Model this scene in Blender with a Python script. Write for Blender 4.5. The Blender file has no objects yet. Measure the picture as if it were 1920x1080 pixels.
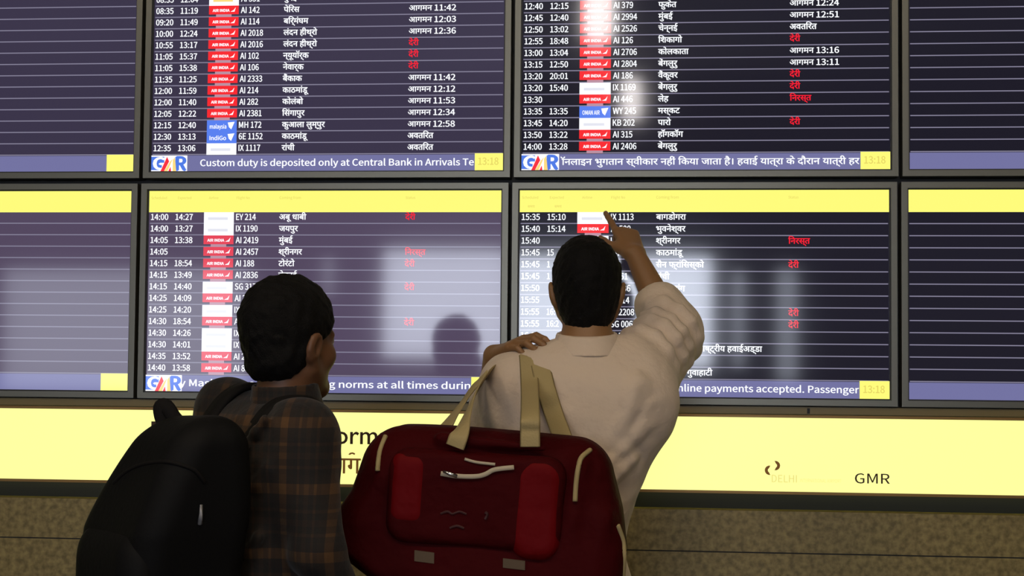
import bpy, math, os, random
import numpy as np
from mathutils import Vector, Matrix

random.seed(7)
SC = bpy.context.scene
COL = SC.collection

# ------------------------------------------------------------------ camera
CAM = np.array([1.5823, -4.6590, 1.4206])
YAW, PIT, ROL, FPX = 0.09586, 0.0475, 0.00896, 2900.0
_F0 = np.array([-math.sin(YAW), math.cos(YAW), 0.0]); _R0 = np.array([math.cos(YAW), math.sin(YAW), 0.0]); _U0 = np.array([0, 0, 1.0])
CF = _F0 * math.cos(PIT) + _U0 * math.sin(PIT)
_U1 = _U0 * math.cos(PIT) - _F0 * math.sin(PIT)
CR = _R0 * math.cos(ROL) + _U1 * math.sin(ROL)
CU = _U1 * math.cos(ROL) - _R0 * math.sin(ROL)
cam = bpy.data.cameras.new('camera')
cam_ob = bpy.data.objects.new('camera', cam); COL.objects.link(cam_ob)
cam.sensor_width = 36.0; cam.lens = FPX / 1920 * 36.0; cam.clip_start = 0.05
cam_ob.matrix_world = Matrix([[CR[i], CU[i], -CF[i], CAM[i]] for i in range(3)] + [[0, 0, 0, 1]])
SC.camera = cam_ob

# ------------------------------------------------------------------ world, exposure
w = bpy.data.worlds.new('world'); SC.world = w; w.use_nodes = True
w.node_tree.nodes['Background'].inputs[0].default_value = (0.9, 0.95, 1.0, 1)
w.node_tree.nodes['Background'].inputs[1].default_value = 0.02
SC.view_settings.view_transform = 'Standard'; SC.view_settings.look = 'None'
SC.view_settings.gamma = 1.0; SC.view_settings.exposure = 0.0; SC.view_settings.use_curve_mapping = False

# lighting levels of the hall (used by the glazing and the lamps further down)
WINDOW_GAIN = 1.0
CEILING_GAIN = 1.0

def at(px, py, Y):
    """point of the plane y=Y seen at a pixel of the 1920x1080 frame"""
    d = CF + CR * ((px - 960) / FPX) - CU * ((py - 540) / FPX)
    return CAM + d * ((Y - CAM[1]) / d[1])

# ------------------------------------------------------------------ materials
MATS = {}
def mat(name, color=(.5, .5, .5), rough=.6, emit=None, strength=1.0, ior=1.5, metal=0.0, sheen=0.0, sample=True, spec=.5):
    if name in MATS: return MATS[name]
    m = bpy.data.materials.new(name); m.use_nodes = True; MATS[name] = m
    b = m.node_tree.nodes['Principled BSDF']
    b.inputs['Base Color'].default_value = (*color, 1); b.inputs['Roughness'].default_value = rough
    b.inputs['IOR'].default_value = ior; b.inputs['Metallic'].default_value = metal
    b.inputs['Specular IOR Level'].default_value = spec
    b.inputs['Sheen Weight'].default_value = sheen
    if emit:
        b.inputs['Emission Color'].default_value = (*emit, 1); b.inputs['Emission Strength'].default_value = strength
    if not sample: m.cycles.emission_sampling = 'NONE'
    return m

def N(m, t, **kw):
    n = m.node_tree.nodes.new(t)
    for k, v in kw.items(): setattr(n, k, v)
    return n

def noise_bump(m, scale, strength, dist=.002, detail=4):
    nt = m.node_tree; b = nt.nodes['Principled BSDF']
    tc = N(m, 'ShaderNodeTexCoord'); no = N(m, 'ShaderNodeTexNoise'); bu = N(m, 'ShaderNodeBump')
    no.inputs['Scale'].default_value = scale; no.inputs['Detail'].default_value = detail
    bu.inputs['Strength'].default_value = strength; bu.inputs['Distance'].default_value = dist
    nt.links.new(tc.outputs['Object'], no.inputs['Vector']); nt.links.new(no.outputs['Fac'], bu.inputs['Height'])
    nt.links.new(bu.outputs['Normal'], b.inputs['Normal'])
    return tc, no

def noise_color(m, scale, c1, c2, p1=.35, p2=.65, detail=5):
    nt = m.node_tree; b = nt.nodes['Principled BSDF']
    tc = N(m, 'ShaderNodeTexCoord'); no = N(m, 'ShaderNodeTexNoise'); cr = N(m, 'ShaderNodeValToRGB')
    no.inputs['Scale'].default_value = scale; no.inputs['Detail'].default_value = detail
    e = cr.color_ramp.elements
    e[0].position = p1; e[0].color = (*c1, 1); e[1].position = p2; e[1].color = (*c2, 1)
    nt.links.new(tc.outputs['Object'], no.inputs['Vector']); nt.links.new(no.outputs['Fac'], cr.inputs['Fac'])
    nt.links.new(cr.outputs['Color'], b.inputs['Base Color'])

# ------------------------------------------------------------------ mesh helpers
def tag(o, label=None, cat=None, group=None, kind=None):
    if label: o['label'] = label
    if cat: o['category'] = cat
    if group: o['group'] = group
    if kind: o['kind'] = kind
    return o

class MB:
    """collects shapes, then links them as one mesh object"""
    def __init__(self): self.v = []; self.f = []; self.m = []; self.mats = []
    def mi(self, m):
        if m not in self.mats: self.mats.append(m)
        return self.mats.index(m)
    def add(self, vs, fs, m):
        o = len(self.v); k = self.mi(m)
        self.v += [tuple(map(float, p)) for p in vs]
        for f in fs: self.f.append([i + o for i in f]); self.m.append(k)
    def box(self, lo, hi, m):
        (a, b, c), (d, e, g) = lo, hi
        self.add([(a, b, c), (d, b, c), (d, e, c), (a, e, c), (a, b, g), (d, b, g), (d, e, g), (a, e, g)],
                 [(0, 3, 2, 1), (4, 5, 6, 7), (0, 1, 5, 4), (1, 2, 6, 5), (2, 3, 7, 6), (3, 0, 4, 7)], m)
    def quad(self, x0, z0, x1, z1, y, m):           # rectangle facing the viewer (-y)
        self.add([(x0, y, z0), (x1, y, z0), (x1, y, z1), (x0, y, z1)], [(0, 1, 2, 3)], m)
    def slab(self, x0, z0, x1, z1, y0, y1, m): self.box((x0, min(y0, y1), z0), (x1, max(y0, y1), z1), m)
    def poly(self, pts, y, m):                       # polygon in x,z facing -y
        self.add([(x, y, z) for x, z in pts], [tuple(range(len(pts)))], m)
    def tube(self, pts, r, m, n=8, closed=False):
        pts = [np.array(p, float) for p in pts]; vs = []; fs = []
        rr = r if hasattr(r, '__len__') else [r] * len(pts)
        for i, p in enumerate(pts):
            a = pts[max(i - 1, 0)]; b = pts[min(i + 1, len(pts) - 1)]
            t = b - a; t /= np.linalg.norm(t) + 1e-9
            s = np.cross(t, (0.13, .31, .94)); s /= np.linalg.norm(s) + 1e-9; u = np.cross(s, t)
            for k in range(n):
                q = 2 * math.pi * k / n; vs.append(p + rr[i] * (math.cos(q) * s + math.sin(q) * u))
        for i in range(len(pts) - 1):
            for k in range(n): fs.append((i * n + k, i * n + (k + 1) % n, (i + 1) * n + (k + 1) % n, (i + 1) * n + k))
        fs.append(tuple(range(n))[::-1]); fs.append(tuple((len(pts) - 1) * n + k for k in range(n)))
        self.add(vs, fs, m)
    def ribbon(self, pts, nrm, width, thick, m, sub=6):
        P, Q = spline(pts, sub), spline(nrm, sub); vs = []; fs = []
        for i, p in enumerate(P):
            t = P[min(i + 1, len(P) - 1)] - P[max(i - 1, 0)]; t /= np.linalg.norm(t) + 1e-9
            n = Q[i] - t * np.dot(Q[i], t); n /= np.linalg.norm(n) + 1e-9
            s = np.cross(t, n)
            for a, b in ((-1, 0), (-.8, 1), (.8, 1), (1, 0), (.8, -1), (-.8, -1)): vs.append(p + s * a * width / 2 + n * b * thick / 2)
        for i in range(len(P) - 1):
            for k in range(6): fs.append((i * 6 + k, i * 6 + (k + 1) % 6, i * 6 + 6 + (k + 1) % 6, i * 6 + 6 + k))
        fs.append((5, 4, 3, 2, 1, 0)); fs.append(tuple((len(P) - 1) * 6 + k for k in range(6)))
        self.add(vs, fs, m)
    def build(self, name, parent=None, loc=(0, 0, 0), smooth=False):
        me = bpy.data.meshes.new(name)
        L = np.array(loc, float)
        me.from_pydata([tuple(np.array(p) - L) for p in self.v], [], self.f)
        for m in self.mats: me.materials.append(m)
        me.polygons.foreach_set('material_index', self.m)
        if smooth: me.polygons.foreach_set('use_smooth', [True] * len(me.polygons))
        me.update()
        return link(name, me, parent, loc)

def link(name, me, parent=None, loc=(0, 0, 0)):
    """world-space place `loc` kept, whether or not the object has a parent"""
    o = bpy.data.objects.new(name, me); COL.objects.link(o)
    if parent is not None:
        o.parent = parent
        q = parent; off = np.array(loc, float)
        while q is not None: off = off - np.array(q.location); q = q.parent
        o.location = off
    else: o.location = loc
    return o

def spline(pts, sub):
    P = [np.array(p, float) for p in pts]; out = []
    for i in range(len(P) - 1):
        a, b, c, d = P[max(i - 1, 0)], P[i], P[i + 1], P[min(i + 2, len(P) - 1)]
        for k in range(sub):
            t = k / sub
            out.append(.5 * (2 * b + (c - a) * t + (2 * a - 5 * b + 4 * c - d) * t * t + (3 * b - a - 3 * c + d) * t ** 3))
    out.append(P[-1]); return out

# ------------------------------------------------------------------ lettering
FONT = None
try:
    FONT = bpy.data.fonts.load(os.path.join(bpy.utils.system_resource('DATAFILES', path='fonts'), 'Noto Sans CJK Regular.woff2'))
except Exception: FONT = None
_TC = {}
def visual(s):
    """Devanagari short-i sign set before its consonant cluster, as it is written"""
    out = []
    for ch in s:
        if ch == '\u093f' and out:
            i = len(out) - 1
            while i >= 2 and out[i - 1] == '\u094d': i -= 2
            out.insert(i, ch)
        else: out.append(ch)
    return ''.join(out)
_SS = []
def sans_scale():
    """brings the sans face to a cap height of .715"""
    if not _SS:
        c = bpy.data.curves.new('lettering', 'FONT'); c.body = 'H'; c.font = FONT
        o = bpy.data.objects.new('lettering', c); COL.objects.link(o)
        me = bpy.data.meshes.new_from_object(o.evaluated_get(bpy.context.evaluated_depsgraph_get()))
        zs = [p.co[1] for p in me.vertices] or [0, .715]; _SS.append(.715 / (max(zs) - min(zs)))
        bpy.data.objects.remove(o); bpy.data.meshes.remove(me); bpy.data.curves.remove(c)
    return _SS[0]
def glyphs(s, bold=.0, sans=True):
    """unit-size lettering as (vertices, faces, left, right)"""
    s = visual(s); sans = sans and not any(ord(ch) > 0x8ff for ch in s); k = (s, sans)
    if k in _TC: return _TC[k]
    c = bpy.data.curves.new('lettering', 'FONT'); c.body = s; c.size = 1.0;  c.resolution_u = 3
    if sans and FONT: c.font = FONT
    o = bpy.data.objects.new('lettering', c); COL.objects.link(o)
    dg = bpy.context.evaluated_depsgraph_get()
    me = bpy.data.meshes.new_from_object(o.evaluated_get(dg))
    if sans and FONT: me.transform(Matrix.Scale(sans_scale(), 4))
    v = [tuple(p.co) for p in me.vertices]; f = [list(p.vertices) for p in me.polygons]
    bpy.data.objects.remove(o); bpy.data.meshes.remove(me); bpy.data.curves.remove(c)
    xs = [p[0] for p in v] or [0]
    _TC[k] = (v, f, min(xs), max(xs)); return _TC[k]

def letter(mb, s, x, z, y, size, m, bold=.028, width=None, sx=1.0, sans=True, right=False, slope=0):
    """lettering on a plane facing -y, baseline at z, starting at x; width fits it"""
    v, f, a, b = glyphs(s, bold, sans)
    if not f: return
    kx = size * sx if width is None else width / max(b - a, 1e-6)
    x0 = x - (kx * (b - a) if right else 0)
    for j, (dx, dz) in enumerate(((0, 0), (1, 0), (.5, .5), (.5, -.5)) if bold > 0 else ((0, 0),)):
        mb.add([(x0 + (p[0] - a + (dx - .5) * bold * 1.6) * kx, y - j * .00003, z + (p[1] + dz * bold) * size) for p in v], f, m)

# ------------------------------------------------------------------ the hall (setting)
granite = mat('granite', (.10, .085, .05), .45)
noise_color(granite, 55, (.155, .115, .036), (.35, .27, .095), .35, .68, 6)
dark_panel = mat('dark_panel', (.20, .155, .055), .4)
black_panel = mat('black_panel', (.012, .012, .012), .6)
hall_wall = mat('hall_wall', (.10, .09, .08), .8)
hall_ceiling = mat('hall_ceiling', (.16, .15, .14), .9)
hall_floor = mat('hall_floor', (.14, .12, .10), .35)
noise_color(hall_floor, 9, (.10, .085, .07), (.17, .15, .125))

XL, XR, YB, ZC = -7.0, 9.5, -13.0, 4.6
def struct(name, mb, parent=None, loc=(0, 0, 0)):
    o = mb.build(name, parent, loc)
    if parent is None: o['kind'] = 'structure'
    return o
b = MB(); b.box((XL, YB, -.1), (XR, .12, 0), hall_floor); struct('floor', b)
b = MB(); b.box((XL, YB, ZC), (XR, .12, ZC + .1), hall_ceiling); struct('ceiling', b)
b = MB(); b.box((XL - .1, YB, 0), (XL, .12, ZC), hall_wall); struct('wall_left', b)
b = MB(); b.box((XR, YB, 0), (XR + .1, .12, ZC), hall_wall); struct('wall_right', b)

# granite wall under the boards, black recess behind them
ZG = .985
b = MB(); b.box((XL, .0, 0), (XR, .12, .86), granite); b.box((XL, .0, .864), (XR, .12, ZG), granite)
b.box((XL, .004, .86), (XR, .12, .864), black_panel)
b.box((XL, .06, ZG), (XR, .12, ZC), black_panel); struct('wall_front', b)

# far wall behind the camera with lit glazing, which the glass of the boards mirrors
def back_px(px, py):
    k = FPX / (-CAM[1] - YB)
    return CAM[0] + (px - 1238) / k, CAM[2] + (680 - py) / k
cool = (.80, .86, 1.0)
openings = []
for i, (x0, y0, x1, y1, g) in enumerate([
        (712, 466, 944, 676, 9.0), (954, 478, 1332, 690, 15.0), (1372, 505, 1394, 690, 4.2), (1454, 500, 1490, 715, 4.2),
        (592, 480, 618, 560, 2.6), (-40, 505, 452, 745, 3.4)]):
    xa, zt = back_px(x0, y0); xb, zb = back_px(x1, y1)
    openings.append((xa, zb, xb, zt, g))
b = MB()
b.box((XL, YB - .2, 3.0), (XR, YB, ZC), hall_wall)
xs = sorted(openings)
cur = XL
for xa, zb, xb, zt, g in xs:
    if xa > cur: b.box((cur, YB - .2, 0), (xa, YB, 3.0), hall_wall)
    b.box((xa, YB - .2, 0), (xb, YB, zb), hall_wall); b.box((xa, YB - .2, zt), (xb, YB, 3.0), hall_wall)
    cur = xb
b.box((cur, YB - .2, 0), (XR, YB, 3.0), hall_wall)
struct('wall_back', b)
win_frame = mat('window_frame', (.2, .2, .2), .4, metal=.8)
for i, (xa, zb, xb, zt, g) in enumerate(openings):
    m = mat('lit_glazing_%d' % i, (.02, .02, .02), .1, emit=cool, strength=g * WINDOW_GAIN)
    b = MB(); b.box((xa, YB - .12, zb), (xb, YB - .1, zt), m)
    o = struct('window_%d' % (i + 1), b)
    b = MB()
    b.box((xa, YB - .1, zt - .02), (xb, YB - .06, zt), win_frame); b.box((xa, YB - .1, zb), (xb, YB - .06, zb + .02), win_frame)
    b.build('window_frame', o)

# ceiling light panels added out of view to light shoulders and wall; mirrored pendants
added_lamp_warm = mat('lamp_diffuser', (.8, .8, .8), .5, emit=(1.0, .82, .58), strength=25.0 * CEILING_GAIN)
pend_mat = mat('pendant_diffuser', (.8, .8, .8), .5, emit=(1.0, .93, .9), strength=20.0)
metal = mat('brushed_metal', (.35, .35, .33), .35, metal=.9)
def added_ceiling_light(x, y, sx, sy, label):
    b = MB(); b.box((x - sx, y - sy, ZC - .05), (x + sx, y + sy, ZC), metal)
    o = b.build('ceiling_light', None, (x, y, ZC)); tag(o, label, 'lamp', 'ceiling light panels')
    b = MB(); b.box((x - sx + .03, y - sy + .03, ZC - .06), (x + sx - .03, y + sy - .03, ZC - .05), added_lamp_warm); b.build('diffuser', o, (x, y, ZC))
for i, (x, y) in enumerate([(-1.2, -4.0), (1.4, -4.0), (4.0, -4.0)]):
    added_ceiling_light(x, y, .55, .3, ['warm ceiling light panel over the left end of the boards', 'warm ceiling light panel above the camera', 'warm ceiling light panel over the right end of the boards'][i])
def pendant(x, y, z, r, h, label):
    b = MB(); b.tube([(x, y, z + h), (x, y, ZC)], .012, metal)
    o = b.build('pendant_lamp', None, (x, y, ZC)); tag(o, label, 'lamp', 'hall pendant lamps')
    b = MB(); b.tube([(x, y, z - h), (x, y, z - h * .8), (x, y, z + h * .8), (x, y, z + h)], [r * .7, r, r, r * .6], pend_mat, 20); b.build('shade', o, (x, y, ZC), True)
pendant(1.11, -7.0, 4.08, .11, .20, 'glowing cylinder pendant lamp nearest the flight boards')
pendant(1.28, -11.0, 4.10, .09, .20, 'glowing cylinder pendant lamp near the far glazed wall')

# ------------------------------------------------------------------ flight boards
W, H, PX, PZ, Z0 = 1.10, .6199, 1.156, .6810, 1.32
RT, HEAD, PITCH, TICK = .893, .107, .0579, .080
frame_m = mat('frame_metal', (.20, .195, .16), .38, metal=.7)
back_m = mat('housing', (.02, .02, .02), .5)
GL = dict(rough=.065, ior=1.62)
white_t = mat('lit_white', (.01,) * 3, emit=(.93, .95, 1.0), strength=1.15, sample=False, **GL)
red_t = mat('lit_red', (.01,) * 3, emit=(1.0, .012, .035), strength=.95, sample=False, **GL)
rule_m = mat('lit_rule', (.01,) * 3, emit=(.30, .28, .40), strength=.75, sample=False, **GL)
yel_m = mat('lit_yellow', (.01,) * 3, emit=(1.0, .97, .20), strength=1.0, **GL)
yel_d = mat('lit_yellow_dim', (.01,) * 3, emit=(.80, .68, .13), strength=1.0, sample=False, **GL)
tick_m = mat('lit_ticker', (.01,) * 3, emit=(.17, .17, .36), strength=1.0, **GL)
tile_w = mat('lit_tile_white', (.01,) * 3, emit=(.93, .94, 1.0), strength=1.1, **GL)
tile_g = mat('lit_tile_grey', (.01,) * 3, emit=(.78, .79, .88), strength=1.0, sample=False, **GL)
tile_b = mat('lit_tile_blue', (.01,) * 3, emit=(.10, .22, .88), strength=1.0, sample=False, **GL)
tile_p = mat('lit_tile_pale', (.01,) * 3, emit=(.62, .35, .45), strength=.8, sample=False, **GL)
logo_b = mat('lit_logo_blue', (.01,) * 3, emit=(.08, .20, .80), strength=1.0, sample=False, **GL)
logo_r = mat('lit_logo_red', (.01,) * 3, emit=(.95, .03, .05), strength=1.0, sample=False, **GL)
logo_y = mat('lit_logo_yellow', (.01,) * 3, emit=(1.0, .72, .22), strength=1.0, sample=False, **GL)
tile_r = {k: mat('lit_tile_red_' + k, (.01,) * 3, emit=c, strength=1.0, sample=False, **GL) for k, c in
          (('a', (.95, .022, .03)), ('b', (.80, .06, .10)))}

DERI, AGMN, AVTR, NIRS = 'देरी', 'आगमन ', 'अवतरित', 'निरस्त'
def S(t): return AGMN + t
#        due      expected tile flight       from                 status
UL = [('08:35', '12:04', 'y', 'AI 331', 'दुबई', ''),
      ('08:35', '11:19', 'r', 'AI 142', 'पेरिस', S('11:42')), ('09:20', '11:49', 'r', 'AI 114', 'बर्मिंघम', S('12:03')),
      ('10:00', '12:24', 'r', 'AI 2018', 'लंदन हीथ्रो', S('12:36')), ('10:55', '13:17', 'r', 'AI 2016', 'लंदन हीथ्रो', DERI),
      ('11:05', '15:37', 'r', 'AI 102', 'न्यूयॉर्क', DERI), ('11:05', '15:38', 'r', 'AI 106', 'नेवार्क', DERI),
      ('11:35', '11:25', 'r', 'AI 2333', 'बैंकाक', S('11:42')), ('12:00', '11:59', 'r', 'AI 214', 'काठमांडू', S('12:12')),
      ('12:00', '11:40', 'r', 'AI 282', 'कोलंबो', S('11:53')), ('12:05', '12:22', 'r', 'AI 2381', 'सिंगापुर', S('12:34')),
      ('12:15', '12:40', 'm', 'MH 172', 'कुआला लुम्पुर', S('12:58')), ('12:30', '13:13', 'n', '6E 1152', 'काठमांडू', AVTR),
      ('12:35', '13:06', 'w', 'IX 1117', 'रांची', AVTR)]
UR = [('12:35', '12:10', 'r', 'AI 560', 'पटना', S('12:20')),
      ('12:40', '12:15', 'r', 'AI 379', 'फुकेत', S('12:24')), ('12:45', '12:40', 'r', 'AI 2994', 'मुंबई', S('12:51')),
      ('12:50', '13:02', 'r', 'AI 2526', 'चेन्नई', AVTR), ('12:55', '18:48', 'r', 'AI 126', 'शिकागो', DERI),
      ('13:00', '13:04', 'r', 'AI 2706', 'कोलकाता', S('13:16')), ('13:15', '12:50', 'r', 'AI 2804', 'बेंगलुरु', S('13:11')),
      ('13:20', '20:01', 'r', 'AI 186', 'वैंकूवर', DERI), ('13:20', '15:40', 'w', 'IX 1169', 'बेंगलुरु', DERI),
      ('13:30', '', 'r', 'AI 446', 'लेह', NIRS), ('13:35', '13:35', 'o', 'WY 245', 'मस्कट', ''),
      ('13:45', '14:20', 'w', 'KB 202', 'पारो', DERI), ('13:50', '13:22', 'r', 'AI 315', 'हॉंगकॉंग', ''),
      ('14:00', '13:28', 'r', 'AI 2406', 'बेंगलुरु', '')]
LL = [('14:00', '14:27', 'w', 'EY 214', 'अबू धाबी', DERI), ('14:00', '13:27', 'w', 'IX 1190', 'जयपुर', ''),
      ('14:05', '13:38', 'r', 'AI 2419', 'मुंबई', ''), ('14:05', '', 'r', 'AI 2457', 'श्रीनगर', NIRS),
      ('14:15', '18:54', 'r', 'AI 188', 'टोरंटो', DERI), ('14:15', '13:49', 'r', 'AI 2836', 'चेन्नई', ''),
      ('14:15', '14:40', 'w', 'SG 317', '', DERI), ('14:25', '14:09', 'r', 'AI 2', '', ''),
      ('14:25', '14:20', 'w', 'IX', '', ''), ('14:30', '18:54', 'r', 'AI', '', DERI),
      ('14:30', '14:26', 'w', 'IX 1', '', ''), ('14:30', '14:01', 'w', 'IX 28', '', ''),
      ('14:35', '13:52', 'r', 'AI 268', '', ''), ('14:40', '13:58', 'r', 'AI 85', '', '')]
LR = [('15:35', '15:10', 'w', 'IX 1113', 'बागडोगरा', ''), ('15:40', '15:14', 'r', 'AI 500', 'भुवनेश्वर', ''),
      ('15:40', '', 'w', 'UK  653', 'श्रीनगर', NIRS), ('15:45', '15', '', 'RA  254', 'काठमांडू', ''),
      ('15:45', '1', '', '', 'सैन फ्रांसिस्को', DERI), ('15:45', '1', '', '6E 51', 'रांची', ''),
      ('15:50', '', '', 'AI 136', 'तन युयांग', ''), ('15:55', '', '', 'IX 114', 'उदयपुर', ''),
      ('15:55', '16:', '', 'AI 2208', '', DERI), ('15:55', '16:2', '', 'SG 006', '', DERI),
      ('16:00', '', '', 'AI 361', '', ''), ('', '', '', 'AI 420', '    पुर अंतर्राष्ट्रीय हवाईअड्डा', ''),
      ('', '', '', '', '', ''), ('', '', '', '', '      - गुवाहाटी', '')]

def make_tile(mb, kind, z, r, y):
    """airline tile of one row: z = row centre, r = row height"""
    x0, x1 = .159 * W, .245 * W
    if kind == 'r':
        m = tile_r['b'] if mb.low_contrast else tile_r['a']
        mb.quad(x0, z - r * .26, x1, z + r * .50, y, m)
        mb.quad(x0 + .24 * (x1 - x0), z - r * .50, x1 - .24 * (x1 - x0), z - r * .26, y, tile_p)
        letter(mb, 'AIR INDIA', x0 + .13 * (x1 - x0), z - r * .04, y - .0004, r * .34, white_t, .05, width=.56 * (x1 - x0))
        mb.poly([(x0 + .72 * (x1 - x0), z - r * .04), (x0 + .86 * (x1 - x0), z - r * .04), (x0 + .90 * (x1 - x0), z + r * .34), (x0 + .83 * (x1 - x0), z + r * .10)], y - .0004, white_t)
    elif kind in 'mno':
        mb.quad(x0, z - r * .50, x1, z + r * .50, y, tile_b)
        t = {'m': 'malaysia', 'n': 'IndiGo', 'o': 'OMAN AIR'}[kind]
        letter(mb, t, x0 + .1 * (x1 - x0), z - r * .22, y - .0004, r * .5, white_t, .03, width=.55 * (x1 - x0))
        mb.poly([(x0 + .74 * (x1 - x0), z - r * .1), (x0 + .82 * (x1 - x0), z - r * .3), (x0 + .93 * (x1 - x0), z + r * .36), (x0 + .70 * (x1 - x0), z + r * .3)], y - .0004, white_t)
    elif kind in 'wy':
        mb.quad(x0, z - r * .50, x1, z + r * .50, y, tile_w)
        mb.quad(x0 + .14 * (x1 - x0), z - r * .16, x1 - .2 * (x1 - x0), z + r * .06, y - .0004, logo_y if kind == 'y' else tile_g)

def flight_board(col, row, label, base, rows=None, ticker=None, clock=None, header=None, plain_tiles=None):
    x0 = col * PX + (.0039 if row else 0); z0 = Z0 + row * PZ
    loc = (x0, 0, z0); e = .022
    hs = MB()                                                           # metal frame with a dark housing behind it
    for a, c, d, f in ((-e, -e, W + e, -.004), (-e, H + .004, W + e, H + e), (-e, -.004, -.004, H + .004), (W + .004, -.004, W + e, H + .004)):
        hs.slab(a, c, d, f, -.014, .04, frame_m)
    for a, c, d, f in ((-.004, -.004, W + .004, .0), (-.004, H, W + .004, H + .004), (-.004, 0, .0, H), (W, 0, W + .004, H)):
        hs.slab(a, c, d, f, -.006, .04, back_m)
    hs.slab(-e + .004, -e + .004, W + e - .004, H + e - .004, .04, .062, back_m)
    hs.v = [(p[0] + x0, p[1], p[2] + z0) for p in hs.v]
    root = hs.build('flight_board', None, loc); tag(root, label, 'screen', 'flight boards on the wall')
    def put(mb, name, parent, eps=0):
        mb.v = [(p[0] + x0, p[1], p[2] + z0) for p in mb.v]
        return mb.build(name, parent, loc)
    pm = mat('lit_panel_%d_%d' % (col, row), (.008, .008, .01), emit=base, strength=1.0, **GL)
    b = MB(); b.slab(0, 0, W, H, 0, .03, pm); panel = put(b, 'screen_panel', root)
    b = MB(); b.quad(0, RT * H, W, H, -.0006, yel_m); hb = put(b, 'header_band', root)
    if header:
        for s, u, v, sz in header:
            b = MB(); letter(b, s, u * W, (RT + v) * H, -.001, sz, yel_d, .01); put(b, 'column_title', hb)
    b = MB(); b.quad(0, 0, W, TICK * H, -.0006, tick_m); tb = put(b, 'ticker_band', root)
    if ticker:
        b = MB()
        letter(b, ticker[0], ticker[1] * W, .026 * H, -.0016, .0285, white_t, .022, width=(ticker[2] - ticker[1]) * W)
        put(b, 'ticker_lettering', tb)
        b = MB(); lw = .104 * W; lh = TICK * H                          # airport emblem
        b.quad(0, 0, lw, lh, -.0010, tile_w)
        b.quad(0, .08 * lh, lw * .36, lh * .92, -.0014, logo_b)
        letter(b, 'G', lw * .07, lh * .12, -.0018, lh * 1.05, white_t, .06, width=lw * .30)
        b.poly([(lw * .26, 0), (lw * .36, 0), (lw * .50, lh * .62), (lw * .44, lh * .92)], -.0022, logo_r)
        b.poly([(lw * .36, 0), (lw * .46, 0), (lw * .60, lh * .8), (lw * .52, lh * .6)], -.0022, logo_y)
        b.poly([(lw * .48, 0), (lw * .56, 0), (lw * .54, lh * .3)], -.0024, logo_r)
        b.poly([(lw * .60, 0), (lw * .70, 0), (lw * .66, lh * .9), (lw * .60, lh * .7)], -.0022, logo_y)
        letter(b, 'R', lw * .70, lh * .06, -.0018, lh * 1.2, logo_b, .07, width=lw * .26)
        put(b, 'airport_emblem', tb)
    b = MB(); b.quad(.921 * W, -.0, W, .085 * H, -.0024, yel_m); cb = put(b, 'clock_box', root)
    if clock:
        b = MB(); letter(b, clock, .931 * W, .028 * H, -.0030, .030, yel_d, .02, width=.056 * W); put(b, 'clock_digits', cb)
    for i in range(14):
        zc = (RT - PITCH * (i + .5)) * H; r = PITCH * H; zb = zc - .0058
        b = MB(); b.quad(.003, zc - r / 2, W - .003, zc - r / 2 + .0032, -.0005, rule_m)
        fo = put(b, 'flight_row', root)
        if rows:
            t1, t2, tk, fl, fr, st = rows[i]; y = -.0012
            def cell(name, txt, *a, **k):
                if not txt.strip(): return
                b = MB(); letter(b, txt, *a, **k); put(b, name, fo)
            cell('due_time', t1, .006 * W, zb, y, .0255, white_t, .026, width=.0545 if len(t1) == 5 else None, sx=.8)
            cell('expected_time', t2, .077 * W, zb, y, .0255, white_t, .026, width=.0545 if len(t2) == 5 else None, sx=.8)
            cell('flight_number', fl, .2515 * W, zb, y, .0262, white_t, .026, sx=.84)
            cell('origin_name', fr.strip(), (.375 + .012 * (len(fr) - len(fr.strip()))) * W, zb + .001, y, .0255, white_t, .030)
            if ' ' in st:
                cell('status_word', AGMN.strip(), .732 * W, zb + .001, y, .0245, white_t, .022, width=.071)
                cell('status_time', st.split()[1], .732 * W + .079, zb, y, .0255, white_t, .026, width=.066)
            else: cell('status_word', st, .732 * W, zb + .001, y, .0255, red_t if st in (DERI, NIRS) else white_t, .032)
            if tk:
                b = MB(); b.low_contrast = row == 0 and col == 0; make_tile(b, tk, zc, r, -.0012); put(b, 'airline_tile', fo)
        elif plain_tiles and plain_tiles[i] in 'rw':
            b = MB(); x1 = plain_tiles[14] * W
            if plain_tiles[i] == 'r':
                b.quad(x1, zc - r * .3, x1 + .086 * W, zc + r * .5, -.0012, tile_r['a'])
            else: b.quad(x1, zc - r * .5, x1 + .086 * W, zc + r * .5, -.0012, tile_w)
            put(b, 'airline_tile', root)
    return root

HDR = [('Scheduled', .006, .066, .0105), ('Expected', .083, .066, .0105), ('Airline', .172, .066, .0105), ('Flight No', .252, .066, .0105), ('Coming from', .375, .066, .0115), ('Status', .732, .066, .0105),
       ('समय', .022, .022, .0115), ('समय', .096, .022, .0115)]
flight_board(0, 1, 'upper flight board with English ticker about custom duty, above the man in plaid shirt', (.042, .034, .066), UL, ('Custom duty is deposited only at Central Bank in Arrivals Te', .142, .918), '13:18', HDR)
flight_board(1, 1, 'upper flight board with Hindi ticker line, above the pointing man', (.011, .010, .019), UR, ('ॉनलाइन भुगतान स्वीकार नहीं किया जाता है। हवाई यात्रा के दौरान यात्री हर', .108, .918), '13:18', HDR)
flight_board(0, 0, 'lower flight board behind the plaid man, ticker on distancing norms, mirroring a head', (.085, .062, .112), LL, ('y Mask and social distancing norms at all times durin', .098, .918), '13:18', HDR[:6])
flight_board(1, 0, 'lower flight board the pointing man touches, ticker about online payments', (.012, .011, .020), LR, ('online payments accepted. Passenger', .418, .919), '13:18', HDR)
flight_board(-1, 1, 'upper flight board cut by the left picture edge', (.042, .034, .066), None)
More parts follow.
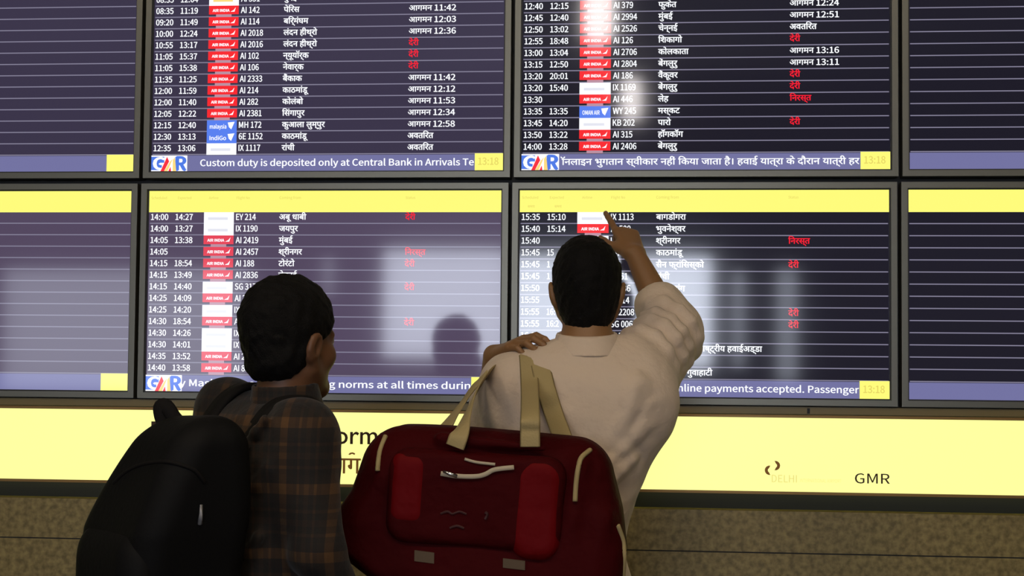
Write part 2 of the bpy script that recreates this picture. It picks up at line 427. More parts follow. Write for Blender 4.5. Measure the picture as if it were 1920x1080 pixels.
flight_board(-1, 0, 'lower flight board cut by the left picture edge', (.085, .062, .112), None)
flight_board(2, 1, 'upper flight board cut by the right picture edge', (.011, .010, .019), None)
flight_board(2, 0, 'lower flight board cut by the right picture edge', (.012, .011, .020), None)

# ------------------------------------------------------------------ yellow sign under the boards
ztop = [at(600, 770, -.03)[2], at(1650, 788, -.03)[2]]; zbot = [at(690, 908, -.03)[2], at(1650, 925, -.03)[2]]
ST, SB = sum(ztop) / 2, sum(zbot) / 2
sign_m = mat('sign_face', (.02, .02, .02), .35, emit=(1.0, 1.0, .33), strength=1.05)
sign_ink = mat('sign_ink', (.06, .025, .008), .6)
sign_ink_o = mat('sign_ink_orange', (.48, .22, .04), .6)
sign_ink_f = mat('sign_ink_faint', (.1, .1, .05), .6, emit=(.80, .72, .22), strength=1.0, sample=False)
edge_m = mat('sign_edge', (.30, .17, .05), .4, metal=.5)
SX0, SX1 = -2.4, 3.6
b = MB()
b.slab(SX0, SB - .008, SX1, SB, -.036, .0, edge_m); b.slab(SX0, ST, SX1, ST + .008, -.036, .0, edge_m)
b.slab(SX0 - .008, SB - .008, SX0, ST + .008, -.036, .0, edge_m); b.slab(SX1, SB - .008, SX1 + .008, ST + .008, -.036, .0, edge_m)
sign = b.build('light_box_sign', None, (SX0, 0, SB)); tag(sign, 'long yellow backlit sign reading Information, on the wall below the flight boards', 'sign')
b = MB(); b.slab(SX0, SB, SX1, ST, -.030, .0, sign_m); face = b.build('sign_face', sign, (SX0, 0, SB))
b = MB(); yy = -.0312
px_m = FPX / 4.68
def sgn(px, py): p = at(px, py, yy); return p[0], p[2]
# English and Hindi wording
v, f, a_, b_ = glyphs('Information', .012, False)
vo = glyphs('Inf', .012, False); v3 = glyphs('Inform', .012, False)
xo, zb_ = sgn(634, 832); xm, _ = sgn(710, 832)
kx = (xm - xo) / (v3[3] - vo[3] - .05)
letter(b, 'Information', xo - (vo[3] + .03) * kx, zb_, yy, kx * 1.0, sign_ink, .012, sans=False)
b.build('english_lettering', face, (SX0, 0, SB)); b = MB()
xh, zh = sgn(676, 888)
letter(b, 'सूचना माग', xh, zh, yy, .072, sign_ink_o, .012, right=True)
q = [sgn(653, 852), sgn(656, 849), sgn(661, 848), sgn(666, 850), sgn(665, 853), sgn(660, 851), sgn(656, 853)]
b.poly(q, yy, sign_ink_o)
b.build('hindi_lettering', face, (SX0, 0, SB)); b = MB()
# dark pictogram square at the left of the wording
xa, zt = sgn(284, 790); b.slab(xa, sgn(284, 905)[1], xa + .19, zt, yy - .001, yy + .001, sign_ink)
b.build('pictogram_square', face, (SX0, 0, SB))
b = MB()                                                                # emblem of two curved arrow heads, and the airport names
xe, ze = sgn(1448, 878)
for dx, dz, s in ((-.008, -.006, -1), (.009, .008, 1)):
    pts = []
    for k in range(9):
        q = math.radians(-100 + 200 * k / 8); pts.append((xe + dx + s * .014 * math.cos(q), ze + dz + .014 * math.sin(q)))
    for k in range(8, -1, -1):
        q = math.radians(-70 + 140 * k / 8); pts.append((xe + dx + s * .005 * math.cos(q), ze + dz + .006 * math.sin(q)))
    for k in range(8): b.poly([pts[k], pts[k + 1], pts[16 - k], pts[17 - k]] if s > 0 else [pts[17 - k], pts[16 - k], pts[k + 1], pts[k]], yy, sign_ink_o)
b.build('sign_emblem', face, (SX0, 0, SB))
b = MB()
xd, zd = sgn(1447, 904); letter(b, 'DELHI', xd, zd, yy, .030, sign_ink_f, .012, width=sgn(1494, 904)[0] - xd)
xd, zd = sgn(1500, 904); letter(b, 'INTERNATIONAL AIRPORT', xd, zd, yy, .014, sign_ink_f, .0, width=.12)
xd, zd = sgn(1603, 906); letter(b, 'GMR', xd, zd, yy, .040, sign_ink, .008, width=.10)
b.build('sign_footer', face, (SX0, 0, SB))

# brown strip between boards and sign
b = MB(); b.box((XL, -.004, ST + .010), (XR, .06, Z0 - .026), dark_panel)
for x in (-1.9, .25, 2.02, 4.2): b.box((x - .004, -.006, ST + .012), (x + .004, -.004, Z0 - .03), black_panel)
struct('trim_1', b)

# ------------------------------------------------------------------ sculpting: blended distance field turned into one continuous mesh
class Sculpt:
    def __init__(self, lo, hi, h):
        self.lo = np.array(lo, float); self.h = h
        n = np.ceil((np.array(hi) - self.lo) / h).astype(int) + 1
        self.ax = [self.lo[i] + h * np.arange(n[i]) for i in range(3)]
        self.f = np.full(n, .2, np.float32)
    def sub(self, lo, hi):
        sl = []; c = []
        for i in range(3):
            a = int(np.clip(np.floor((lo[i] - self.lo[i]) / self.h), 0, len(self.ax[i])))
            e = int(np.clip(np.ceil((hi[i] - self.lo[i]) / self.h) + 1, 0, len(self.ax[i])))
            sl.append(slice(a, e)); c.append(self.ax[i][a:e].astype(np.float32))
        return tuple(sl), c[0][:, None, None], c[1][None, :, None], c[2][None, None, :]
    def blend(self, sl, d, k):
        a = self.f[sl]
        if a.size == 0: return
        hh = np.maximum(k - np.abs(a - d), 0) / k
        self.f[sl] = np.minimum(a, d) - hh * hh * k * .25
    def carve(self, sl, d, k):
        a = self.f[sl]; d = -d
        hh = np.maximum(k - np.abs(a - d), 0) / k
        self.f[sl] = np.maximum(a, d) + hh * hh * k * .25
    def cone(self, a, b, ra, rb=None, k=.02, flat=None, cut=False):
        a = np.array(a, float); b = np.array(b, float); rb = ra if rb is None else rb
        m = max(ra, rb) * (max(1, flat[1]) if flat else 1) + k + 4 * self.h
        sl, X, Y, Z = self.sub(np.minimum(a, b) - m, np.maximum(a, b) + m)
        ab = b - a; L2 = float(ab @ ab) + 1e-12
        t = np.clip(((X - a[0]) * ab[0] + (Y - a[1]) * ab[1] + (Z - a[2]) * ab[2]) / L2, 0, 1)
        dx, dy, dz = X - a[0] - t * ab[0], Y - a[1] - t * ab[1], Z - a[2] - t * ab[2]
        q = dx * dx + dy * dy + dz * dz; r = ra + (rb - ra) * t
        if flat:
            n = np.array(flat[0], float); n /= np.linalg.norm(n); s = flat[1]
            c = dx * n[0] + dy * n[1] + dz * n[2]
            q2 = np.sqrt(np.maximum(q - c * c + (c / s) ** 2, 0))
            d = (q2 - r) * min(1.0, s)
        else: d = np.sqrt(q) - r
        (self.carve if cut else self.blend)(sl, d.astype(np.float32), k)
    def ell(self, c, r, R=None, k=.02, cut=False):
        c = np.array(c, float); r = np.array(r, float); m = r.max() + k + 4 * self.h
        sl, X, Y, Z = self.sub(c - m, c + m)
        X, Y, Z = X - c[0], Y - c[1], Z - c[2]
        if R is not None: X, Y, Z = (R[0, i] * X + R[1, i] * Y + R[2, i] * Z for i in range(3))
        k0 = np.sqrt((X / r[0]) ** 2 + (Y / r[1]) ** 2 + (Z / r[2]) ** 2)
        k1 = np.sqrt((X / r[0] ** 2) ** 2 + (Y / r[1] ** 2) ** 2 + (Z / r[2] ** 2) ** 2)
        d = k0 * (k0 - 1) / np.maximum(k1, 1e-6)
        (self.carve if cut else self.blend)(sl, d.astype(np.float32), k)
    def plane(self, p, n, k=.006):
        """cuts away the side the normal points to"""
        n = np.array(n, float); n /= np.linalg.norm(n)
        d = (self.ax[0][:, None, None] - p[0]) * n[0] + (self.ax[1][None, :, None] - p[1]) * n[1] + (self.ax[2][None, None, :] - p[2]) * n[2]
        self.f = np.maximum(self.f, d.astype(np.float32))
    def field(self, fn, lo, hi):
        sl, X, Y, Z = self.sub(lo, hi); self.f[sl] = fn(self.f[sl], X, Y, Z).astype(np.float32)
    def mesh(self, name, mats, mfn=None):
        f = self.f; f[0], f[-1] = .2, .2; f[:, 0], f[:, -1] = .2, .2; f[:, :, 0], f[:, :, -1] = .2, .2
        s = f < 0; n = np.array(f.shape); st = np.array([n[1] * n[2], n[2], 1])
        E = []
        for a in range(3):
            A = [slice(None)] * 3; B = [slice(None)] * 3; A[a] = slice(0, -1); B[a] = slice(1, None)
            I = np.argwhere(s[tuple(A)] != s[tuple(B)])
            I = I[np.all((I > 0) & (I < n - 1), axis=1)]
            J = I.copy(); J[:, a] += 1
            f0, f1 = f[tuple(I.T)], f[tuple(J.T)]; t = f0 / (f0 - f1)
            P = I.astype(float); P[:, a] += t
            u, v = (a + 1) % 3, (a + 2) % 3
            cells = np.stack([I @ st - (du * st[u] + dv * st[v]) for du, dv in ((1, 1), (0, 1), (0, 0), (1, 0))], 1)
            E.append((cells, P, s[tuple(I.T)]))
        allc = np.concatenate([e[0].ravel() for e in E]); allp = np.concatenate([np.repeat(e[1], 4, 0) for e in E])
        uc, inv = np.unique(allc, return_inverse=True); cnt = np.bincount(inv)
        V = np.stack([np.bincount(inv, allp[:, i]) / cnt for i in range(3)], 1) * self.h + self.lo
        Q = []; o = 0
        for cells, P, sg in E:
            q = inv[o:o + cells.size].reshape(-1, 4); o += cells.size
            q = np.where(sg[:, None], q, q[:, ::-1]); Q.append(q)
        Q = np.concatenate(Q)
        self.V, self.Q = V, Q
        return quads(name, V, Q, mats, mfn)

def quads(name, V, Q, mats, mfn=None):
    me = bpy.data.meshes.new(name)
    me.vertices.add(len(V)); me.vertices.foreach_set('co', V.astype(np.float32).ravel())
    me.loops.add(Q.size); me.loops.foreach_set('vertex_index', Q.astype(np.int32).ravel())
    me.polygons.add(len(Q)); me.polygons.foreach_set('loop_start', np.arange(0, Q.size, 4, dtype=np.int32))
    me.polygons.foreach_set('use_smooth', np.ones(len(Q), bool))
    for m in mats: me.materials.append(m)
    if mfn is not None: me.polygons.foreach_set('material_index', mfn(V[Q].mean(1)).astype(np.int32))
    me.update(calc_edges=True); me.validate()
    return me

def seen_point(V, px, py):
    """the spot of a surface nearest to the camera along one line of sight"""
    D = V - CAM; f = D @ CF
    d = np.hypot(960 + FPX * (D @ CR) / f - px, 540 - FPX * (D @ CU) / f - py)
    k = np.where(d < 9)[0]
    return V[k[np.argmin(f[k])]] if len(k) else V[np.argmin(d)]

def place(name, me, parent, loc):
    me.transform(Matrix.Translation(-Vector([float(x) for x in loc])))
    return link(name, me, parent, loc)

V = np.array
def rotz(a): c, s = math.cos(a), math.sin(a); return np.array([[c, -s, 0], [s, c, 0], [0, 0, 1.0]])
def rotx(a): c, s = math.cos(a), math.sin(a); return np.array([[1, 0, 0], [0, c, -s], [0, s, c.real]])
def roty(a): c, s = math.cos(a), math.sin(a); return np.array([[c, 0, s], [0, 1, 0], [-s, 0, c]])
def nrm(v): v = np.array(v, float); return v / np.linalg.norm(v)
def wob(X, Y, Z, f, seed=0):
    r = np.random.RandomState(seed); out = 0
    for i in range(6):
        d = nrm(r.normal(size=3)) * f * (.6 + .9 * r.rand()); out = out + np.sin(d[0] * X + d[1] * Y + d[2] * Z + 6.28 * r.rand())
    return out / 6

class Head:
    """skull, face, ears and neck; local axes x = right, y = face, z = up, origin between the ears"""
    def __init__(self, c, R): self.c = np.array(c, float); self.R = R
    def __call__(self, x, y, z): return self.c + self.R @ np.array([x, y, z], float)
    def build(self, S, neck):
        p, R = self, self.R
        S.ell(p(0, -.012, .045), (.074, .094, .080), R, .02); S.ell(p(0, .028, -.012), (.061, .066, .088), R, .03)
        for s in (-1, 1):
            S.cone(p(s * .056, .002, -.042), p(s * .012, .074, -.088), .021, .018, .03)
            S.ell(p(s * .042, .058, -.018), (.024, .026, .024), R, .025)
            S.cone(p(s * .008, .090, .026), p(s * .046, .072, .028), .011, .010, .015)
        S.ell(p(0, .079, -.088), (.022, .018, .018), R, .02)
        for s in (-1, 1):
            S.ell(p(s * .032, .102, .008), (.017, .014, .012), R, .012, cut=True)
            S.ell(p(s * .032, .081, .008), (.0125,) * 3, R, .003)
            S.cone(p(s * .019, .089, .0165), p(s * .045, .083, .0155), .0045, .004, .004)
        S.cone(p(0, .090, .026), p(0, .112, -.018), .008, .012, .012)
        for s in (-1, 1): S.ell(p(s * .013, .099, -.022), (.010, .012, .009), R, .008)
        S.cone(p(-.022, .084, -.048), p(0, .094, -.045), .005, .006, .006); S.cone(p(.022, .084, -.048), p(0, .094, -.045), .005, .006, .006)
        S.cone(p(-.018, .085, -.055), p(.018, .085, -.055), .0065, .0065, .006)
        for s in (-1, 1):
            a = roty(s * .22) @ rotx(-.15)
            S.ell(p(s * .083, -.014, .000), (.011, .022, .034), R @ a, .008)
            S.ell(p(s * .093, -.008, .004), (.008, .011, .019), R @ a, .004, cut=True)
            S.cone(p(s * .089, -.026, .022), p(s * .088, -.030, -.006), .004, .004, .004)
            S.ell(p(s * .076, -.004, -.030), (.006, .009, .010), R, .006)
        S.cone(p(0, -.022, -.03), neck, .056, .062, .03)
    def hair(self, h, grow, seed, lo_nape=-.075, top=.0, slope=-.012):
        S = Sculpt(self.c - .19, self.c + .19, h); R = self.R
        S.ell(self(0, -.016, .050 + top), (.076 + grow * .8, .097 + grow, .084 + grow), R, .02)
        S.ell(self(0, -.036, -.022), (.064 + grow * .4, .064 + grow * .6, .062 + max(0, -.075 - lo_nape)), R, .04)
        def f(F, X, Y, Z):
            return F + .0032 * wob(X, Y, Z, 260, seed) + .0022 * wob(X, Y, Z, 520, seed + 1) + .004 * wob(X, Y, Z, 70, seed + 2)
        S.field(f, self.c - .2, self.c + .2)
        def cutter(F, X, Y, Z):
            D = [X - self.c[0], Y - self.c[1], Z - self.c[2]]
            lx, ly, lz = (R[0, i] * D[0] + R[1, i] * D[1] + R[2, i] * D[2] for i in range(3))
            n = .004 * wob(X, Y, Z, 330, seed + 5)
            F = np.maximum(F, -(lz - ly - slope) * .7 + n)
            F = np.maximum(F, lo_nape - lz + n)
            ear = np.sqrt(((ly + .004) / .026) ** 2 + ((lz + .010) / .036) ** 2) - 1
            return np.maximum(F, np.where(np.abs(lx) > .05, -ear * .02, -1))
        S.field(cutter, self.c - .2, self.c + .2)
        return S

def hand(S, wrist, fwd, back, thumb_side, curls, thumb, L=.185):
    """palm, four fingers of three phalanges each and a thumb; thumb_side = direction in which the thumb lies"""
    fwd = nrm(fwd); back = nrm(np.array(back) - fwd * np.dot(back, fwd)); side = nrm(np.cross(fwd, back))
    if np.dot(side, thumb_side) < 0: side = -side
    wrist = np.array(wrist, float); P = L * .53
    def q(f, s, b): return wrist + fwd * f + side * s + back * b
    for k, s in enumerate((.027, .009, -.009, -.026)):
        S.cone(q(.004, s * .62, 0), q(P * (1, 1.03, .99, .92)[k], s, 0), .0145, .0115, .012)
    S.cone(q(.012, .016, -.006), q(P * .42, .030, -.010), .015, .013, .014)
    ln = ((.042, .026, .021), (.047, .030, .022), (.043, .028, .021), (.034, .021, .018))
    for k, s in enumerate((.027, .009, -.009, -.026)):
        p = q(P * (1, 1.03, .99, .92)[k], s, 0); ang = 0; spread = (.06, .01, -.04, -.11)[k]
        for j in range(3):
            ang += curls[k][j]
            d = nrm(fwd * math.cos(ang) - back * math.sin(ang) + side * spread * math.cos(ang))
            e = p + d * ln[k][j] * L / .185
            r = (.0096, .0088, .0080)[j] * (1, 1, .97, .88)[k]
            S.cone(p, e, r, r * .93, .0035); p = e
    t0 = q(P * .30, .026, -.008); t = [np.array(x, float) for x in thumb]
    d0 = nrm(fwd * t[0][0] + side * t[0][1] + back * t[0][2]); d1 = nrm(fwd * t[1][0] + side * t[1][1] + back * t[1][2])
    a = t0 + d0 * .040; b_ = a + d1 * .032; c = b_ + d1 * .024
    S.cone(t0, a, .013, .0105, .010); S.cone(a, b_, .0105, .0095, .004); S.cone(b_, c, .0095, .0078, .004)

skin = {}
def skin_mat(n, c):
    m = mat('skin_' + n, c, .5); m.node_tree.nodes['Principled BSDF'].inputs['Subsurface Weight'].default_value = .08
    m.node_tree.nodes['Principled BSDF'].inputs['Subsurface Radius'].default_value = (.01, .004, .002)
    noise_bump(m, 180, .25, .001); return m
eye_white = mat('eye_white', (.6, .58, .55), .2); lip_m = mat('lips', (.16, .06, .05), .4)
hair_m = mat('black_hair', (.006, .0055, .0055), .6, spec=.12); noise_bump(hair_m, 420, .9, .003)

def face_mats(hd):
    def fn(C):
        D = (C - hd.c) @ hd.R
        m = np.zeros(len(C), int)
        for s in (-1, 1):
            m[np.linalg.norm(D - np.array([s * .032, .081, .008]), axis=1) < .0132] = 1
        lip = (np.abs(D[:, 0]) < .024) & (D[:, 1] > .084) & (D[:, 2] < -.042) & (D[:, 2] > -.062); m[lip] = 2
        return m
    return fn

def legs(S, P, R, z_hip, hw, grow=0.0):
    """hips, thighs and calves of a standing figure (P maps local to world)"""
    S.cone(P(-.07, 0, z_hip), P(.07, 0, z_hip), .090 + grow * 1.6, k=.05, flat=(R @ np.array([0, 1, 0]), .85))
    for s in (-1, 1):
        S.cone(P(s * .085, 0, z_hip - .04), P(s * .10, .015, z_hip * .53), .085 + grow, .060 + grow, .03)
        S.cone(P(s * .10, .015, z_hip * .53), P(s * .105, -.02, .09), .060 + grow, .045 + grow * 1.4, .02)

def shoes(S, P, R):
    for s in (-1, 1):
        S.cone(P(s * .105, -.035, .035), P(s * .115, .14, .030), .040, .036, .02); S.cone(P(s * .105, -.03, .04), P(s * .105, -.02, .09), .042, .042, .03)
    S.plane((0, 0, .002), (0, 0, -1))

# ------------------------------------------------------------------ the pointing man
YA = -.88
skin_a = skin_mat('pointing_man', (.26, .13, .052))
rootA = at(1036, 700, YA); rootA[2] = 0
aA = -.03; RA = rotz(aA)
def PA(x, y, z): return rootA + RA @ np.array([x + .074 * min(max((z - .86) / .42, 0), 1), y, z], float)
headA = Head(at(1101, 553, YA + .035), rotz(.02) @ rotx(.08))
neckA = at(1100, 655, YA)
shR = at(1192, 694, YA + .03); elR = at(1258, 616, YA + .27); wrR = at(1190, 476, YA + .36)
shL = at(960, 722, YA + .01); elL = at(914, 892, YA + .12); wrL = at(926, 666, YA + .055)
tipR = at(1163, 412, YA + .465)
S = Sculpt((rootA[0] - .42, YA - .28, -.01), (rootA[0] + .46, YA + .62, 1.96), .0042)
headA.build(S, neckA)
S.cone(PA(-.12, 0, 1.33), PA(.12, 0, 1.33), .10, k=.05, flat=(RA @ np.array([0, 1, 0]), .85))
S.ell(PA(0, 0, 1.18), (.15, .10, .22), RA, .05); S.ell(PA(0, 0, .98), (.145, .105, .16), RA, .05)
S.cone(neckA - np.array([0, 0, .02]), shR, .05, .05, .05); S.cone(neckA - np.array([0, 0, .02]), shL, .05, .05, .05)
for a, e, q in ((shR, elR, wrR), (shL, elL, wrL)):
    S.cone(a, e, .052, .040, .04); S.cone(e, e + (q - e) * .3, .039, .041, .02); S.cone(e + (q - e) * .3, q, .041, .0265, .02)
legs(S, PA, RA, .90, .1)
for s in (-1, 1): S.cone(PA(s * .105, -.02, .06), PA(s * .112, .12, .03), .035, .028, .02)
fw = tipR - wrR
hand(S, wrR, fw, (.35, -.85, .4), (-1, -.1, -.2), [(.02, .06, .05), (1.0, 1.35, .9), (1.1, 1.4, .9), (1.15, 1.4, .9)], ((.75, .62, -.25), (.92, .15, -.30)))
kn = at(968, 644, YA - .01)
hand(S, wrL, kn - wrL, (-.15, -.35, .9), (.2, .9, .2), [(.15, .6, .4), (.2, .65, .45), (.25, .7, .5), (.3, .8, .5)], ((.5, .7, -.3), (.8, .2, -.6)))
me = S.mesh('person', [skin_a, eye_white, lip_m], face_mats(headA))
manA = place('person', me, None, rootA)
tag(manA, 'man in cream shirt with raised arm, pointing at the lower flight board', 'person')
S = headA.hair(.0032, .012, 11, -.100, .002, -.02); me = S.mesh('hair', [hair_m]); place('hair', me, manA, rootA)  # short nape hair carried lower, standing in for shade on the neck

# cream shirt
shirt_m = mat('cream_cotton', (.66, .53, .41), .8, sheen=.15)
tc, no = noise_bump(shirt_m, 14, .75, .018, 4)
S = Sculpt((rootA[0] - .45, YA - .30, .76), (rootA[0] + .52, YA + .55, 1.78), .0058)
fy = RA @ np.array([0, 1, 0])
S.cone(PA(-.115, -.005, 1.325), PA(.115, -.005, 1.325), .122, k=.06, flat=(fy, .92))
S.ell(PA(-.012, -.01, 1.24), (.192, .138, .23), RA, .06)
S.ell(PA(-.015, -.005, 1.03), (.168, .135, .26), RA, .06)
S.cone(PA(-.08, 0, .84), PA(.07, 0, .84), .128, k=.06, flat=(fy, .95))
nb = neckA - np.array([0, 0, .045])
S.cone(nb, shR - np.array([.005, 0, .012]), .068, .070, .05); S.cone(nb, shL - np.array([0, 0, .004]), .070, .064, .05)
S.cone(shR, elR + np.array([.006, 0, .0]), .082, .072, .05)
S.cone(shR + np.array([.02, .05, -.06]), elR + np.array([.004, -.03, -.02]), .066, .060, .06)   # slack under the raised sleeve
cuffR = elR + (wrR - elR) * .22
S.cone(elR, cuffR, .066, .064, .03)
d = nrm(wrR - elR)
S.cone(cuffR - d * .022, cuffR + d * .018, .067, .066, .008)                                          # rolled cuff
S.cone(cuffR - d * .0, wrR, .046, .03, .006, cut=True)
S.cone(shL, elL, .070, .066, .05); S.cone(elL, elL + (wrL - elL) * .62, .064, .058, .03)
# folds: ridges along the raised sleeve, across the back and at the armpit
def fold(a, e, r, k=.030): S.cone(a, e, r, r * .7, k)
sd = nrm(elR - shR)
for t, r in ((.22, .008), (.48, .010), (.66, .009), (.9, .010)):
    c = shR + (elR - shR) * t
    pts = [c + np.array([math.cos(q) * .074, -.040 - .03 * math.sin(q * 2), math.sin(q) * .074 - .02 * math.cos(q)]) for q in np.linspace(-.9, 2.2, 7)]
    for u, v in zip(pts[:-1], pts[1:]): fold(u, v, r * .9)
for (x0, z0, x1, z1, r) in ((.15, 1.36, .05, 1.18, .008), (.155, 1.28, .03, 1.07, .010), (.14, 1.19, .0, 1.0, .010), (.14, 1.38, .09, 1.25, .007), (-.14, 1.36, -.09, 1.2, .009), (-.15, 1.27, -.08, 1.12, .009), (.12, 1.08, -.02, .94, .010)):
    pts = [PA(x0 + (x1 - x0) * t, -.124 - .010 * math.sin(3.1 * t) + .05 * (abs(x0 + (x1 - x0) * t) / .2) ** 2, z0 + (z1 - z0) * t + .012 * math.sin(5 * t)) for t in np.linspace(0, 1, 7)]
    for u, v in zip(pts[:-1], pts[1:]): fold(u, v, r * 1.35, .024)
S.field(lambda F, X, Y, Z: F + .0035 * wob(X, Y, Z, 34, 3) + .0018 * wob(X, Y, Z, 80, 4), S.lo, S.lo + 3)
S.cone(neckA - np.array([0, 0, .06]), neckA + np.array([0, .01, .12]), .060, .064, .006, cut=True)
# stand-up collar folded down round the neck
cz = at(1100, 634, YA)[2]
S.cone(PA(-.08, 0, .80), PA(.06, 0, .80), .142, k=.05, flat=(fy, .95)); S.plane((0, 0, .79), (0, 0, -1))
me = S.mesh('shirt', [shirt_m]); shirtA = place('shirt', me, manA, rootA)
S = Sculpt(neckA - .16, neckA + .16, .004)
S.cone((neckA[0], neckA[1] - .004, cz - .056), (neckA[0], neckA[1] + .002, cz + .002), .102, .076, .004)
S.cone((neckA[0], neckA[1] + .006, cz - .10), (neckA[0], neckA[1] + .016, cz + .08), .068, .066, .003, cut=True)
S.plane((neckA[0], neckA[1], cz + .012), (0, -.15, 1)); S.plane((neckA[0], neckA[1], cz - .036), (0, .1, -1))
S.cone((neckA[0], neckA[1] + .09, cz + .05), (neckA[0], neckA[1] + .09, cz - .10), .02, .035, .004, cut=True)
me = S.mesh('collar', [shirt_m]); place('collar', me, shirtA, rootA)

trouser_m = mat('dark_trousers', (.025, .024, .026), .8); noise_bump(trouser_m, 30, .3, .004)
shoe_m = mat('black_shoes', (.02, .016, .014), .4)
def dress_legs(parent, root, P, R, z_hip):
    S = Sculpt((root[0] - .32, root[1] - .32, .03), (root[0] + .32, root[1] + .32, z_hip + .16), .009)
    legs(S, P, R, z_hip, .1, .016); S.field(lambda F, X, Y, Z: F + .003 * wob(X, Y, Z, 40, 9), S.lo, S.lo + 3)
    S.plane((0, 0, z_hip - .045), (0, 0, 1)); S.plane((0, 0, .05), (0, 0, -1))
    place('trousers', S.mesh('trousers', [trouser_m]), parent, root)
    S = Sculpt((root[0] - .32, root[1] - .32, -.02), (root[0] + .32, root[1] + .32, .16), .006)
    shoes(S, P, R); place('shoes', S.mesh('shoes', [shoe_m]), parent, root)
dress_legs(manA, rootA, PA, RA, .90)

# ------------------------------------------------------------------ the man in the plaid shirt
YB_ = -1.39
skin_b = skin_mat('plaid_man', (.16, .07, .032))
tB = math.radians(-46); RB = rotz(tB)
rootB = at(496, 900, YB_); rootB[2] = 0
def PB(x, y, z): return rootB + RB @ np.array([x, y, z], float)
headB = Head(at(546, 652, YB_ + .01), rotz(math.radians(-32)) @ rotx(.02))
neckB = at(536, 752, YB_)
shBR = at(568, 815, YB_ - .115); shBL = at(428, 770, YB_ + .13)
elBR = at(594, 1030, YB_ - .165); wrBR = elBR + RB @ np.array([.01, .11, -.21]); elBL = PB(-.215, -.01, 1.01); wrBL = PB(-.215, .09, .79)
S = Sculpt((rootB[0] - .42, rootB[1] - .42, -.01), (rootB[0] + .42, rootB[1] + .42, 1.68), .0045)
headB.build(S, neckB)
S.cone(PB(-.09, 0, 1.20), PB(.09, 0, 1.20), .095, k=.05, flat=(RB @ np.array([0, 1, 0]), .85))
S.ell(PB(0, 0, 1.12), (.145, .10, .21), RB, .05); S.ell(PB(0, 0, .92), (.14, .10, .16), RB, .05)
for a, e, q in ((shBR, elBR, wrBR), (shBL, elBL, wrBL)):
    S.cone(neckB - np.array([0, 0, .06]), a, .038, .046, .03)
    S.cone(a, e, .05, .038, .04); S.cone(e, e + (q - e) * .3, .037, .039, .02); S.cone(e + (q - e) * .3, q, .039, .025, .02)
legs(S, PB, RB, .84, .1)
for s in (-1, 1): S.cone(PB(s * .105, -.02, .06), PB(s * .112, .12, .03), .035, .028, .02)
relaxed = [(.25, .4, .3), (.3, .45, .3), (.35, .5, .3), (.4, .5, .35)]
fB = RB @ np.array([0, 1, 0]); xB = RB @ np.array([1, 0, 0])
hand(S, wrBR, fB * .25 + np.array([0, 0, -1]), xB, fB, relaxed, ((.8, .5, -.2), (.95, .1, -.25)), .175)
hand(S, wrBL, fB * .25 + np.array([0, 0, -1]), -xB, fB, relaxed, ((.8, .5, -.2), (.95, .1, -.25)), .175)
me = S.mesh('person', [skin_b, eye_white, lip_m], face_mats(headB))
manB = place('person', me, None, rootB)
tag(manB, 'man in dark plaid shirt with a black backpack, looking up at the boards', 'person')
S = headB.hair(.0032, .017, 31, -.070, .008, -.014)
# longer swept-up crown and full back of the head
S.field(lambda F, X, Y, Z: F, S.lo, S.lo + .1)
me = S.mesh('hair', [hair_m]); place('hair', me, manB, rootB)

plaid_m = mat('plaid_cotton', (.05, .03, .02), .85, sheen=.1); nt = plaid_m.node_tree
tc, no = noise_bump(plaid_m, 18, .5, .01, 5)
def plaid_axis(sock, freq, ph):
    m1 = N(plaid_m, 'ShaderNodeMath', operation='MULTIPLY_ADD'); m1.inputs[1].default_value = freq; m1.inputs[2].default_value = ph
    nt.links.new(sock, m1.inputs[0])
    m2 = N(plaid_m, 'ShaderNodeMath', operation='PINGPONG'); m2.inputs[1].default_value = .5; nt.links.new(m1.outputs[0], m2.inputs[0])
    r = N(plaid_m, 'ShaderNodeValToRGB'); r.color_ramp.interpolation = 'CONSTANT'; e = r.color_ramp.elements
    e[0].position = 0; e[0].color = (.9, .9, .9, 1); e[1].position = .16; e[1].color = (.12, .12, .12, 1)
    for p, v in ((.44, .0), (.60, .45), (.70, .0), (.9, .3)):
        n = e.new(p); n.color = (v, v, v, 1)
    m3 = N(plaid_m, 'ShaderNodeMath', operation='MULTIPLY'); m3.inputs[1].default_value = 2.0
    nt.links.new(m2.outputs[0], m3.inputs[0]); nt.links.new(m3.outputs[0], r.inputs['Fac']); return r.outputs['Color']
vr = N(plaid_m, 'ShaderNodeVectorRotate', rotation_type='Z_AXIS'); vr.inputs['Angle'].default_value = -tB
nt.links.new(tc.outputs['Object'], vr.inputs['Vector'])
sx_ = N(plaid_m, 'ShaderNodeSeparateXYZ'); nt.links.new(vr.outputs['Vector'], sx_.inputs[0])
adx = N(plaid_m, 'ShaderNodeMath', operation='ADD'); nt.links.new(sx_.outputs['X'], adx.inputs[0]); nt.links.new(sx_.outputs['Y'], adx.inputs[1])
ca = plaid_axis(adx.outputs[0], 7.0, .1); cb_ = plaid_axis(sx_.outputs['Z'], 7.5, .3)
mx = N(plaid_m, 'ShaderNodeMix', data_type='RGBA', blend_type='ADD'); mx.inputs['Factor'].default_value = 1.0
nt.links.new(ca, mx.inputs[6]); nt.links.new(cb_, mx.inputs[7])
mr = N(plaid_m, 'ShaderNodeValToRGB'); e = mr.color_ramp.elements
e[0].color = (.0035, .0022, .0018, 1); e[1].color = (.085, .037, .0075, 1); n_ = e.new(.45); n_.color = (.017, .0068, .0025, 1)
hv = N(plaid_m, 'ShaderNodeMath', operation='MULTIPLY'); hv.inputs[1].default_value = .6
nt.links.new(mx.outputs[2], hv.inputs[0]); nt.links.new(hv.outputs[0], mr.inputs['Fac'])
